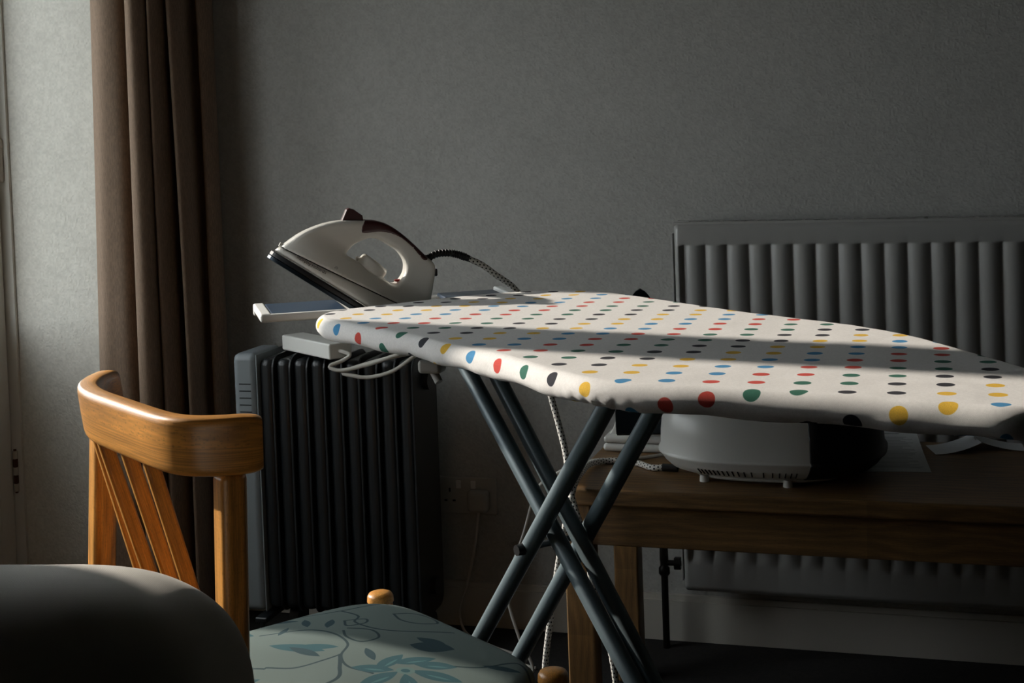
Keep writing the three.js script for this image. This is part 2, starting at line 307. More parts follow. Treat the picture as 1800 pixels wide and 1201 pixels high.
// extension lead lying across the heater
{
  const turn = -Math.atan2(0.125, 0.17);
  const g = group('extension_lead', 'pale extension block with looped grey flex lying on the heater', 'extension lead', [-0.662, 0.6615, 0.222], turn);
  mesh('block', rbox(0.215, 0.034, 0.056, 0.004, 0, 0.017, 0), M.whitePlastic, g);
  const inv = (p) => { const q = V(p[0] + 0.662, p[1] - 0.6615, p[2] - 0.222).applyAxisAngle(V(0, 1, 0), -turn); return [q.x, q.y, q.z]; };
  mesh('flex', tube([[-0.583, 0.678, 0.283], [-0.565, 0.678, 0.297], [-0.548, 0.672, 0.3], [-0.565, 0.66, 0.306], [-0.588, 0.65, 0.318], [-0.572, 0.642, 0.318], [-0.51, 0.652, 0.312], [-0.43, 0.676, 0.3], [-0.42, 0.674, 0.285], [-0.46, 0.666, 0.29], [-0.53, 0.648, 0.306], [-0.562, 0.636, 0.312], [-0.535, 0.63, 0.314], [-0.505, 0.627, 0.312], [-0.45, 0.64, 0.306], [-0.408, 0.668, 0.292], [-0.4, 0.674, 0.25], [-0.43, 0.67, 0.22]].map(inv), 0.0042, 200), M.greyCable, g);
}

/* ------------------------------------------------------------------ table and the things on it */
const TY = 0.5;
{
  const t = group('low_table', 'low oak table in front of the wall radiator', 'table', [0.0, 0, 0.2]);
  mesh('table_top', rbox(1.05, 0.03, 0.458, 0.006, 0.525, TY - 0.015, 0.229, 0), M.oak, t);
  mesh('apron', joined([rbox(0.98, 0.075, 0.02, 0.003, 0.523, TY - 0.0675, 0.425, 0), rbox(0.98, 0.075, 0.02, 0.003, 0.523, TY - 0.0675, 0.035, 0), rbox(0.02, 0.075, 0.38, 0.003, 0.03, TY - 0.0675, 0.23, 2), rbox(0.02, 0.075, 0.38, 0.003, 1.016, TY - 0.0675, 0.23, 2)]), M.oak, t);
  for (const x of [0.026, 1.02]) for (const z of [0.04, 0.42]) mesh('leg', rbox(0.05, TY - 0.03, 0.05, 0.004, x, (TY - 0.03) / 2, z), M.oak, t);
}
// white electric fryer with black end
{
  const a = group('electric_fryer', 'white oval electric cooker with black end on the low table', 'cooker', [0.347, TY, 0.462]);
  const ring = (rx, rz, y, a0, a1, n, p = 2.7) => { const R = []; for (let i = 0; i < n; i++) { const th = a0 + (a1 - a0) * i / (a1 - a0 > 6.2 ? n : n - 1), c = Math.cos(th), s = Math.sin(th); R.push([rx * Math.sign(c) * Math.pow(Math.abs(c), 2 / p), y, rz * Math.sign(s) * Math.pow(Math.abs(s), 2 / p)]); } return R; };
  const P = 2 * Math.PI, prof = [[0.12, 0.1, 0.0135], [0.164, 0.131, 0.014], [0.178, 0.143, 0.0195], [0.1895, 0.151, 0.03], [0.196, 0.156, 0.04], [0.2, 0.16, 0.0435], [0.2, 0.16, 0.047], [0.196, 0.156, 0.0495], [0.195, 0.155, 0.08], [0.191, 0.151, 0.115], [0.18, 0.14, 0.133], [0.15, 0.115, 0.145], [0.08, 0.06, 0.152]];
  mesh('housing', loftRings(prof.map(([rx, rz, y]) => ring(rx, rz, y, P, 0, 72)), true, true, true), M.whitePlastic, a);
  // black end: a closed shell over the right end
  const pb = prof.slice(1, 11).map(([rx, rz, y], k) => { const g = 0.0035; const o = ring(rx + g + 0.004 * Math.sin(k / 9 * Math.PI), rz + g, y, 1.25, -1.0, 26), i = ring(rx - 0.004, rz - 0.004, y, -1.0, 1.25, 26); return o.concat(i); });
  mesh('end_cover', loftRings(pb, true, true, true), M.blackPlastic, a);
  mesh('base_plate', loftRings([[0.13, 0.114, 0.005], [0.14, 0.124, 0.0065], [0.143, 0.127, 0.013], [0.13, 0.115, 0.0145]].map(([rx, rz, y]) => ring(rx, rz, y, P, 0, 60)), true, true, true), M.whitePlastic, a);
  for (const [x, z] of [[0.043, 0.118], [-0.105, 0.1], [0.1, -0.09], [-0.1, -0.09]]) mesh('foot', new THREE.CylinderGeometry(0.0075, 0.0085, 0.012, 16).translate(x, 0.006, z + Math.sign(z) * 0.006), M.whitePlastic, a);
  for (let k = 0; k < 18; k++) {                               // moulded cooling slots low on the front
    const th = 2.08 - k * 0.043, c = Math.cos(th), s = Math.sin(th), f = (rx, rz) => [rx * Math.sign(c) * Math.pow(Math.abs(c), 2 / 2.7), rz * Math.pow(Math.abs(s), 2 / 2.7)];
    const [x0, z0] = f(0.1795, 0.1442), [x1, z1] = f(0.189, 0.1508);
    mesh('vent_slot', rod([x0, 0.0202, z0], [x1, 0.0292, z1], 0.0013, 6), M.blackPlastic, a);
  }
}
// leaflets and papers
{
  const sheet = (w, d, curl, nx = 10, nz = 10) => {
    const up = [], dn = [];
    const g = new THREE.BoxGeometry(w, 0.0006, d, nx, 1, nz), p = g.attributes.position;
    for (let i = 0; i < p.count; i++) p.setY(i, p.getY(i) + 0.0005 + curl(p.getX(i) / w + 0.5, p.getZ(i) / d + 0.5));
    g.computeVertexNormals(); return g;
  };
  const cv = document.createElement('canvas'); cv.width = 256; cv.height = 512; const c = cv.getContext('2d');
  c.fillStyle = '#d2d5d7'; c.fillRect(0, 0, 256, 512); c.fillStyle = '#84888c';
  c.fillRect(30, 44, 150, 9);
  for (let k = 0; k < 30; k++) c.fillRect(22, 84 + k * 13, 150 + 60 * hash(k, 3), 4);
  const t = new THREE.CanvasTexture(cv); t.colorSpace = THREE.SRGBColorSpace;
  const letter = mesh('paper_sheet', sheet(0.115, 0.3, (a, b) => 0.012 * Math.pow(1 - b, 3)), std('#ffffff', 0.85, { map: t }));
  letter.position.set(0.556, TY, 0.305); letter.rotation.y = 0.1; letter.userData = { label: 'printed paper sheet lying beside the white cooker', category: 'paper' };
  const f = group('folded_leaflet', 'small folded leaflet standing half open near the table end', 'leaflet', [0.705, TY, 0.255], 0.25);
  mesh('cover_page', sheet(0.085, 0.075, (a, b) => 0.02 * a * a, 8, 4).translate(-0.038, 0, 0), M.paper, f);
  mesh('inner_page', sheet(0.09, 0.06, (a, b) => 0.02 * (1 - a) * (1 - a), 8, 4).rotateY(-0.2).translate(0.05, 0, -0.012), M.paper, f);
  mesh('raised_page', sheet(0.05, 0.001, (a, b) => 0, 4, 1).scale(1, 30, 1).rotateY(0.3).translate(-0.012, 0.019, -0.01), M.paper, f);
}

/* ------------------------------------------------------------------ ironing board */
const font = await new FontLoader().loadAsync('fonts/droid/droid_sans_regular.typeface.json');
const BY = 0.845, AX = [0.775, 0.632], NN = [-0.632, 0.775];
const along = (s, o, y) => [AX[0] * s + NN[0] * o, y, AX[1] * s + NN[1] * o];
{
  const b = group('ironing_board', 'ironing board with multicoloured polka dot cover on grey crossed legs', 'ironing board');
  const outline = [[.72, 1.588], [.646, 1.571], [.57, 1.551], [.446, 1.523], [.347, 1.504], [.264, 1.473], [.206, 1.425], [.102, 1.318], [-.015, 1.217], [-.063, 1.17], [-.144, 1.107], [-.234, 1.038], [-.3, .983], [-.326, .932], [-.325, .885], [-.298, .836], [-.252, .776], [-.155, .665], [-.09, .612], [-.02, .594], [.05, .602], [.11, .636], [.19, .705], [.28, .793], [.353, .86], [.446, .936], [.532, 1.008], [.6, 1.083], [.65, 1.16], [.693, 1.237], [.738, 1.327], [.776, 1.42], [.79, 1.5], [.772, 1.56]];
  const curve = new THREE.CatmullRomCurve3(outline.map(([x, z]) => V(x, 0, z)), true, 'centripetal');
  const N = 420, P = curve.getSpacedPoints(N).slice(0, N);
  const nor = P.map((_, i) => { const a = P[(i + N - 2) % N], c = P[(i + 2) % N], dx = c.x - a.x, dz = c.z - a.z, l = Math.hypot(dx, dz); return [dz / l, -dx / l]; });
  // outward side check
  const cx = 0.24, cz = 1.08, sgn = Math.sign(nor.reduce((s, n, i) => s + n[0] * (P[i].x - cx) + n[1] * (P[i].z - cz), 0)); nor.forEach((n) => { n[0] *= sgn; n[1] *= sgn; });
  const R = 0.016, rings = [], uvs = [];
  const lat = (x, z) => { const du = x - 0.248, dv = z - 1.221; return [(du - 0.012 * dv) / 0.5 + 0.05, (dv + 0.012 * du) / 0.5 + 0.05]; };
  const pad = (x, z) => 0.0012 * (vnoise(x * 9 + 40, z * 9 + 40, 999, 999) - 0.5) + 0.0007 * (vnoise(x * 40 + 40, z * 40 + 40, 9999, 9999) - 0.5);
  const add = (f) => { const r = [], u = []; P.forEach((p, i) => { const [pos, uv] = f(p, nor[i], i); r.push(pos); u.push(uv); }); rings.push(r); uvs.push(u); };
  for (let k = 0; k <= 24; k++) add((p, n) => {                 // top: from the spine out to the edge
    const t = k / 24, ex = p.x - n[0] * R, ez = p.z - n[1] * R, s = clamp(ex * AX[0] + ez * AX[1], 0.62, 1.36), o = 0.724;
    const sx = AX[0] * s + NN[0] * o, sz = AX[1] * s + NN[1] * o, x = sx + (ex - sx) * t, z = sz + (ez - sz) * t;
    return [[x, BY + pad(x, z), z], lat(x, z)];
  });
  const pucker = (i, d) => {                                    // gathers of the elastic hem
    const p = P[i], loc = Math.exp(-(((p.x - 0.25) ** 2 + (p.z - 1.49) ** 2) / 0.004));
    return d * (0.0012 * Math.sin(i * 0.83) * vnoise(i / 9, 3, N / 9 | 0, 9) + 0.003 * loc * Math.sin(i * 2.1 + 1) + 0.0035 * (vnoise(i / 16, 7, N / 16 | 0, 9) - 0.5));
  };
  for (let k = 1; k <= 8; k++) add((p, n, i) => {               // rounded edge
    const th = k / 8 * Math.PI / 2, o = -R + R * Math.sin(th), L = R * th, x = p.x + n[0] * o, z = p.z + n[1] * o;
    return [[x, BY - R * (1 - Math.cos(th)) + pad(x, z), z], lat(p.x + n[0] * (L - R), p.z + n[1] * (L - R))];
  });
  for (const [d, o] of [[0.004, 0], [0.008, -0.001], [0.011, -0.003], [0.0145, -0.006], [0.017, -0.012], [0.018, -0.03]]) add((p, n, i) => {
    const q = o + pucker(i, clamp(d / 0.014, 0, 1)), L = R * Math.PI / 2 + d + (o < -0.008 ? -o : 0);
    return [[p.x + n[0] * q, BY - R - d + 0.0015 * Math.sin(i * 0.31) * clamp(d / 0.014, 0, 1), p.z + n[1] * q], lat(p.x + n[0] * (L - R), p.z + n[1] * (L - R))];
  });
  const cols = [[58, 132, 178], [58, 132, 178], [196, 62, 48], [196, 62, 48], [34, 98, 78], [34, 98, 78], [18, 18, 30], [18, 18, 30], [222, 176, 52], [222, 176, 52]];
  const dots = dataTex(1024, 1024, (x, y) => {
    const fi = x / 102.4 - 0.5, fj = y / 102.4 - 0.5, i = Math.round(fi), j = Math.round(fj), d = Math.hypot(fi - i, fj - j), n = (((i + j - 6) % 10) + 10) % 10;
    const k = sstep(0.2, 0.185, d), w = 226 + 14 * (hash(x, y) - 0.5) + 8 * (vnoise(x / 5, y / 5, 205, 205) - 0.5), s = 0.93 + 0.14 * hash(x + 5, y), c = cols[n];
    return [w + (c[0] * s - w) * k, w * 0.985 + (c[1] * s - w * 0.985) * k, w * 0.965 + (c[2] * s - w * 0.965) * k];
  });
  const cover = std('#ffffff', 0.92, { map: dots, bumpMap: weave.clone(), bumpScale: 0.00035 });
  cover.bumpMap.repeat.set(12, 12);
  const flip = sgn > 0;
  const g = loftRings(flip ? rings : rings, true, false, false, (i, j) => uvs[j][i]);
  mesh('cover', g, cover, b);
  // steel deck under the cover
  const sh = new THREE.Shape(P.map((p, i) => new THREE.Vector2(p.x - nor[i][0] * 0.022, -(p.z - nor[i][1] * 0.022))));
  mesh('deck', new THREE.ExtrudeGeometry(sh, { depth: 0.012, bevelEnabled: false }).rotateX(-Math.PI / 2).translate(0, 0.8125, 0), M.legPaint, b);
  // legs: wide pair of tubes outside, narrow pair inside, pivoting on one bolt
  const leg = (o, s0, s1, r) => mesh('leg', rod(along(s0, o, 0.8), along(s1, o, 0.02), r), M.legPaint, b);
  leg(0.75, 0.9167, 0.27, 0.0138); leg(0.65, 0.9141, 0.296, 0.0138);
  leg(0.72, 0.4014, 1.22, 0.0132); leg(0.682, 0.4245, 1.178, 0.0132);
  const bl = mesh('pivot_bolt', rod(along(0.668, 0.64, 0.5), along(0.668, 0.768, 0.5), 0.005), M.boltMetal, b);
  mesh('bolt_head', (() => { const c = new THREE.CylinderGeometry(0.0085, 0.0095, 0.012, 8); c.applyQuaternion(new THREE.Quaternion().setFromUnitVectors(V(0, 1, 0), V(NN[0], 0, NN[1]))); const q = along(0.668, 0.768, 0.5); return c.translate(...q); })(), M.blackPlastic, bl);
  mesh('spacer', joined([rod(along(0.668, 0.7, 0.5), along(0.668, 0.706, 0.5), 0.012)]), M.blackPlastic, bl);
  mesh('foot_bar', rod(along(0.283, 0.49, 0.018), along(0.283, 0.91, 0.018), 0.0138), M.legPaint, b);
  mesh('foot_bar', rod(along(1.199, 0.53, 0.018), along(1.199, 0.87, 0.018), 0.0138), M.legPaint, b);
  for (const [s0, s1, o] of [[0.82, 1.05, 0.66], [0.82, 1.05, 0.74], [0.38, 0.5, 0.68], [0.38, 0.5, 0.72]]) mesh('height_rail', rod(along(s0, o, 0.796), along(s1, o, 0.796), 0.007), M.legPaint, b);
  mesh('release_bar', tube([along(0.69, 0.7, 0.49), along(0.78, 0.7, 0.42), along(0.95, 0.7, 0.26), along(1.1, 0.7, 0.12)], 0.004), M.legPaint, b);
  mesh('cord_bracket', joined([rbox(0.036, 0.02, 0.03, 0.006, -0.062, 0.795, 1.112), rod([-0.062, 0.79, 1.112], [-0.05, 0.772, 1.118], 0.006)]), M.socket, b);
  // iron rest: frame with a pad at the outer end and a lower pan that takes the heel
  const O = V(-0.272, 0, 0.636), fr = new THREE.Group(); fr.name = 'iron_rest'; fr.position.copy(O); fr.rotation.y = 211.34 * Math.PI / 180; b.add(fr);
  // local: x to the outer end, z away from the viewer
  const rim = [];
  const bar = (x0, x1, y0, y1, z0, z1) => rim.push(rbox(x1 - x0, y1 - y0, z1 - z0, 0.004, (x0 + x1) / 2, (y0 + y1) / 2, (z0 + z1) / 2));
  bar(0.262, 0.282, 0.82, 0.834, -0.098, 0.085); bar(-0.19, 0.282, 0.812, 0.828, 0.07, 0.085); bar(-0.19, -0.172, 0.816, 0.838, -0.06, 0.085); bar(0.1, 0.282, 0.82, 0.834, -0.098, -0.084); bar(0.12, 0.135, 0.816, 0.83, -0.085, 0.075);
  mesh('rim', joined(rim), M.trayRim, fr);
  mesh('pad', joined([rbox(0.13, 0.008, 0.16, 0.003, 0.197, 0.829, -0.006), rbox(0.11, 0.008, 0.14, 0.003, -0.115, 0.829, 0.002)]), M.trayPad, fr);
  mesh('pan', joined([rbox(0.18, 0.004, 0.15, 0.002, 0.03, 0.7925, 0), rbox(0.005, 0.034, 0.15, 0.002, 0.118, 0.806, 0), rbox(0.005, 0.034, 0.15, 0.002, -0.06, 0.806, 0), rbox(0.18, 0.034, 0.004, 0.0018, 0.03, 0.806, 0.075)]), M.trayPad, fr);
  mesh('mounting_arm', joined([rod([0.03, 0.812, -0.09], [0.03, 0.81, -0.24], 0.007), rod([-0.1, 0.812, -0.06], [-0.1, 0.81, -0.24], 0.007), rod([-0.12, 0.812, -0.062], [0.12, 0.812, -0.088], 0.006)]), M.legPaint, fr);
}

/* ------------------------------------------------------------------ steam iron */
const IR = (() => {
  // side profile, x towards the tip, y up, as the iron lies with its tip raised
  const sp = (pts, closed = true, n = 160) => new THREE.CatmullRomCurve3(pts.map(([x, y]) => V(x, y, 0)), closed, 'centripetal').getPoints(n).map((p) => [p.x, p.y]);
  const outer = [...sp([[.2455, .1068], [.2321, .115], [.2137, .1266], [.1953, .1365], [.177, .1437], [.1586, .1492], [.1403, .1524], [.1221, .1537], [.0855, .1518], [.0671, .15], [.0488, .1445], [.0307, .1334], [.0126, .1186], [-.0054, .101], [-.0234, .0814], [-.034, .073], [-.0397, .0638], [-.0392, .0508], [-.0345, .0269], [-.0299, .0048], [-.0275, -.022], [-.022, -.0325]], false, 150), [.043, -.0335]];
  const hole = sp([[.1199, .0933], [.1151, .1003], [.1055, .1089], [.0869, .1171], [.0757, .1196], [.0592, .1156], [.0412, .1035], [.0267, .0935], [.0161, .0781], [.0129, .065], [.0172, .0486], [.0309, .0345], [.0401, .0352], [.0527, .0452], [.0707, .0583], [.0887, .0704], [.1066, .0833]], true, 120);
  const sd = (poly, x, y) => { let d = 1e9, inside = false; for (let i = 0, j = poly.length - 1; i < poly.length; j = i++) { const [ax, ay] = poly[i], [bx, by] = poly[j], ex = bx - ax, ey = by - ay, wx = x - ax, wy = y - ay, t = clamp((wx * ex + wy * ey) / (ex * ex + ey * ey + 1e-12), 0, 1), qx = wx - ex * t, qy = wy - ey * t; d = Math.min(d, qx * qx + qy * qy); if ((ay > y) !== (by > y) && x < (bx - ax) * (y - ay) / (by - ay) + ax) inside = !inside; } return (inside ? -1 : 1) * Math.sqrt(d); };
  const TIP = [.2455, .1068], D = [.8222, .5692];
  const plan = (q) => q <= 0 ? 0 : q < 0.22 ? 0.057 * Math.pow(1 - (1 - q / 0.22) ** 2, 0.62) : 0.057 - 0.12 * Math.max(0, q - 0.28) ** 1.2;
  const width = (x, y) => { const q = (TIP[0] - x) * D[0] + (TIP[1] - y) * D[1] + 0.004, h = -(x - TIP[0]) * D[1] + (y - TIP[1]) * D[0]; const base = plan(q), k = sstep(0.012, 0.075, h); return Math.max(0.001, base * (1 - k) * (1 - 0.1 * sstep(0, 0.03, h)) + Math.min(base, 0.021 + 0.012 * sstep(0.2, 0.3, q)) * k); };
  const seam = (x, y) => -(x - .2322) * 0.4844 + (y - .1105) * 0.8749;      // >0 above the seam
  const smax = (a, b, k) => { const h = Math.max(k - Math.abs(a - b), 0) / k; return Math.max(a, b) + h * h * k * 0.25; };
  const RES = 112, C = [0.105, 0.042], HF = 0.172, d2 = new Float32Array(RES * RES), wd = new Float32Array(RES * RES);
  for (let j = 0; j < RES; j++) for (let i = 0; i < RES; i++) { const x = C[0] + (i - RES / 2) / (RES / 2) * HF, y = C[1] + (j - RES / 2) / (RES / 2) * HF; d2[j * RES + i] = smax(sd(outer, x, y), -sd(hole, x, y), 0.003); wd[j * RES + i] = width(x, y); }
  const body = (x, y, z, d, w) => smax(d, Math.abs(z) - w, 0.009);
  function cubes(f) {
    const mc = new MarchingCubes(RES, new THREE.MeshBasicMaterial(), false, false, 400000); mc.reset(); mc.isolation = 0;
    for (let k = 0; k < RES; k++) for (let j = 0; j < RES; j++) for (let i = 0; i < RES; i++) { const o = (v) => (v - RES / 2) / (RES / 2) * HF; const x = C[0] + o(i), y = C[1] + o(j), z = o(k); mc.field[k * RES * RES + j * RES + i] = -f(x, y, z, d2[j * RES + i], wd[j * RES + i]); }
    mc.update(); const n = mc.count, p = new Float32Array(n * 3), nn = new Float32Array(n * 3);
    for (let i = 0; i < n * 3; i += 3) { p[i] = mc.positionArray[i] * HF + C[0]; p[i + 1] = mc.positionArray[i + 1] * HF + C[1]; p[i + 2] = mc.positionArray[i + 2] * HF; }
    const g = new THREE.BufferGeometry(); g.setAttribute('position', new THREE.BufferAttribute(p, 3));
    const w = mergeVertices(g, 1e-5); w.computeVertexNormals(); return w;
  }
  const shell = cubes((x, y, z, d, w) => smax(body(x, y, z, d, w), 0.0008 - seam(x, y), 0.002));
  const skirt = cubes((x, y, z, d, w) => smax(body(x, y, z, d, w), seam(x, y) + 0.0008, 0.002));
  const core = cubes((x, y, z, d, w) => Math.max(body(x, y, z, d, w) + 0.004, Math.abs(seam(x, y)) - 0.006));
  // grip inlay: proud of the handle's back
  const gp = sp([[.0818, .155], [.0918, .1311], [.0586, .1303], [.0311, .1233], [.0039, .1033], [-.0213, .0741], [-.032, .084], [-.0054, .106], [.0307, .138], [.0671, .155]], true, 90).map((p) => p);
  const gd = new Float32Array(RES * RES); for (let j = 0; j < RES; j++) for (let i = 0; i < RES; i++) gd[j * RES + i] = sd(gp, C[0] + (i - RES / 2) / (RES / 2) * HF, C[1] + (j - RES / 2) / (RES / 2) * HF);
  let cur = 0; const grip = cubes((x, y, z, d, w) => { const i = Math.round((x - C[0]) / HF * RES / 2 + RES / 2), j = Math.round((y - C[1]) / HF * RES / 2 + RES / 2); return smax(smax(d - 0.0012, Math.abs(z) - w - 0.0012, 0.009), gd[j * RES + i], 0.002); });
  const surf = (x, y) => { let a = 0, b = 0.07; const d = smax(sd(outer, x, y), -sd(hole, x, y), 0.003), w = width(x, y); for (let k = 0; k < 30; k++) { const m = (a + b) / 2; if (smax(d, m - w, 0.009) < 0) a = m; else b = m; } return a; };
  // sole plate in its own plane
  const soleShape = (grow, L) => { const s = new THREE.Shape(), n = 60; s.moveTo(0, 0); for (let i = 1; i <= n; i++) { const q = L * i / n; s.lineTo(-q, plan(q) + grow); } for (let i = n; i >= 1; i--) { const q = L * i / n; s.lineTo(-q, -plan(q) - grow); } return s; };
  const plate = (grow, d0, th, L) => { const g = new THREE.ExtrudeGeometry(soleShape(grow, L), { depth: th, bevelEnabled: true, bevelSize: 0.0012, bevelThickness: 0.0012, bevelSegments: 2 }); g.rotateX(Math.PI / 2).translate(0, -d0, 0).rotateZ(Math.atan2(D[1], D[0])).translate(TIP[0] + 0.004, TIP[1] - 0.0005, 0); return g; };
  return { shell, skirt, core, grip, guard: plate(0, 0.001, 0.006, 0.242), sole: plate(0.001, 0.0095, 0.005, 0.238), guardLong: plate(0, 0.001, 0.006, 0.3), soleLong: plate(0.001, 0.0095, 0.005, 0.296), surf };
})();
function ironParts(g, shellMat, lettering) {
  const shell = mesh('tank_shell', IR.shell, shellMat, g);
  const skirt = mesh('skirt', IR.skirt, lettering ? M.ironSkirt : shellMat, g);
  mesh('seam_core', IR.core, M.soleGuard, g);
  mesh('handle_grip', IR.grip, M.maroon, g);
  const gd = mesh('heat_guard', lettering ? IR.guard : IR.guardLong, M.soleGuard, g);
  mesh('sole_plate', lettering ? IR.sole : IR.soleLong, M.sole, g);
  const dial = new THREE.Group(); dial.name = 'thermostat_dial'; g.add(dial);
  const dl = [[0, 0], [0.027, 0], [0.029, 0.004], [0.028, 0.018], [0.025, 0.023], [0, 0.0245]].map(([x, y]) => new THREE.Vector2(x, y));
  mesh('dial_knob', new THREE.LatheGeometry(dl, 36).rotateZ(Math.atan2(-0.0335, -0.0394) + Math.PI).translate(0.0795, 0.0575, 0), shellMat, dial);
  mesh('dial_pointer', rbox(0.006, 0.012, 0.008, 0.003, 0.0985, 0.0815, 0), M.whitePlastic, dial);
  mesh('indicator_lamp', rbox(0.012, 0.004, 0.012, 0.0015, 0.0262, 0.0392, -0.002).rotateZ(0), M.redDot, g);
  // spray and steam button
  const bs = new THREE.Shape([[.1245, .151], [.1145, .172], [.111, .1738], [.1035, .1715], [.0885, .16], [.087, .15]].map(([x, y]) => new THREE.Vector2(x, y)));
  mesh('steam_button', new THREE.ExtrudeGeometry(bs, { depth: 0.016, bevelEnabled: true, bevelSize: 0.0015, bevelThickness: 0.003, bevelSegments: 2 }).translate(0, 0, -0.008), M.maroon, g);
  mesh('spray_nozzle', rod([0.231, 0.1135, 0], [0.2365, 0.1165, 0], 0.0042), M.whitePlastic, g);
  mesh('cord_lever', rbox(0.008, 0.014, 0.012, 0.003, -0.0425, 0.05, -0.006), M.blackPlastic, g);
  return g;
}
{
  const g = group('steam_iron', 'grey steam iron with maroon grip tilted tip up on the iron rest', 'iron', [-0.272, 0.83, 0.636], 211.34 * Math.PI / 180);
  ironParts(g, M.ironShell, true);
  // printed name along the skirt and the small mark above the seam, following the curved side
  const print = (str, size, s0, y0, s1, y1, name) => {
    const t = new TextGeometry(str, { font, size, depth: 0.0004, curveSegments: 3, bevelEnabled: false }); t.computeBoundingBox();
    const w = t.boundingBox.max.x, p = t.attributes.position, L = Math.hypot(s1 - s0, y1 - y0), ux = (s1 - s0) / L, uy = (y1 - y0) / L, k = L / w;
    for (let i = 0; i < p.count; i++) { const a = p.getX(i) * k, b = p.getY(i) * k, x = s0 + ux * a + uy * b, y = y0 + uy * a + Math.abs(ux) * b; p.setXYZ(i, x, y, -(IR.surf(x, y) + 0.0005 + p.getZ(i) * k)); }
    t.computeVertexNormals(); mesh(name, t, M.ink, g);
  };
  print('morphy richards', 0.006, 0.2105, 0.0925, 0.1621, 0.0622, 'lettering');
  print('25', 0.004, 0.1455, 0.0722, 0.1405, 0.0692, 'printed_mark');
  const q = (p) => p;
  const boot = [];
  const bc = new THREE.CatmullRomCurve3([[-.026, .074, 0], [-.05, .0835, 0], [-.074, .083, 0], [-.092, .078, 0], [-.108, .071, 0]].map((p) => V(...p)));
  const bt = mesh('cord_boot', new THREE.TubeGeometry(bc, 40, 0.0062, 12), M.blackPlastic, g);
  for (let k = 0; k < 15; k++) { const t = 0.04 + k * 0.06, p = bc.getPoint(t), d = bc.getTangent(t), tor = new THREE.TorusGeometry(0.0062, 0.0014, 6, 14); tor.applyQuaternion(new THREE.Quaternion().setFromUnitVectors(V(0, 0, 1), d)); mesh('boot_ring', tor.translate(p.x, p.y, p.z), M.blackPlastic, bt); }
  const toLocal = (p) => { const v = V(p[0] + 0.272, p[1] - 0.83, p[2] - 0.636).applyAxisAngle(V(0, 1, 0), -211.34 * Math.PI / 180); return [v.x, v.y, v.z]; };
  mesh('cord', tube([[-.1, .0745, 0], [-.134, .057, 0], [-.159, .037, 0], [-.19, .0135, 0.002], ...[[-0.075, 0.79, 0.53], [-0.045, 0.735, 0.58], [-0.022, 0.663, 0.62], [-0.003, 0.612, 0.64], [0.014, 0.561, 0.66], [0.026, 0.506, 0.685], [0.044, 0.462, 0.705], [0.058, 0.42, 0.705], [0.062, 0.36, 0.7], [0.072, 0.32, 0.7], [0.085, 0.27, 0.7], [0.1, 0.16, 0.7], [0.08, 0.05, 0.7], [0.03, 0.006, 0.68], [-0.06, 0.006, 0.62], [-0.14, 0.006, 0.5]].map(toLocal)], 0.0056, 260, 12), M.cord, g);
}
// second iron, parked upright on its heel on the table
{
  const g = group('upright_iron', 'white iron standing on its heel on the low table, dark sole outward', 'iron', [0.075, TY, 0.35]);
  const inner = new THREE.Group(); inner.name = 'iron_body'; g.add(inner);
  ironParts(inner, M.whitePlastic, false);
  // turn the raised iron upright: tip up, sole towards the viewer
  inner.rotation.set(0, 0, 0);
  const m = new THREE.Matrix4().makeRotationY(-Math.PI / 2 + 0.22).multiply(new THREE.Matrix4().makeScale(0.93, 0.93, 0.93)).multiply(new THREE.Matrix4().makeRotationZ(Math.PI / 2 - Math.atan2(.5692, .8222)));
  inner.matrixAutoUpdate = true; m.decompose(inner.position, inner.quaternion, inner.scale);
  g.updateMatrixWorld(true); const bb = new THREE.Box3().setFromObject(inner); inner.position.y += TY + 0.03 - bb.min.y; inner.position.x += 0.016;
  g.updateMatrixWorld(true); for (const part of [...inner.children]) g.attach(part); g.remove(inner);
  mesh('heel_rest', joined([rbox(0.126, 0.016, 0.085, 0.0075, 0, 0.008, -0.02), rbox(0.124, 0.014, 0.083, 0.0065, 0, 0.0235, -0.02)]), M.whitePlastic, g);
  for (const sx of [-1, 1]) {                                  // flared heel rising from the rest at both sides
    const f = new THREE.Shape(); f.moveTo(sx * 0.06, 0.022); f.quadraticCurveTo(sx * 0.034, 0.045, sx * 0.036, 0.125); f.lineTo(sx * 0.024, 0.125); f.quadraticCurveTo(sx * 0.024, 0.06, sx * 0.022, 0.022);
    mesh('heel_flare', new THREE.ExtrudeGeometry(f, { depth: 0.03, bevelEnabled: true, bevelSize: 0.002, bevelThickness: 0.002, bevelSegments: 2 }).translate(0.004, 0.004, -0.03), M.whitePlastic, g);
  }
  mesh('cord_boot', rod([0.11, 0.008, 0.165], [0.082, 0.008, 0.162], 0.007), M.blackPlastic, g);
  mesh('cord', tube([[0.085, 0.008, 0.162], [0.062, 0.0062, 0.16], [0.03, 0.006, 0.13], [-0.01, 0.006, 0.115], [-0.036, 0.006, 0.12], [-0.054, 0.008, 0.15], [-0.052, 0.012, 0.24], [-0.045, 0.006, 0.328], [-0.047, -0.02, 0.35], [-0.058, -0.07, 0.36], [-0.072, -0.14, 0.36], [-0.087, -0.225, 0.36], [-0.1, -0.306, 0.355], [-0.105, -0.4, 0.35], [-0.09, -0.48, 0.34], [-0.04, -0.494, 0.3], [0.03, -0.494, 0.25]], 0.0056, 220, 12), M.cord, g);
}
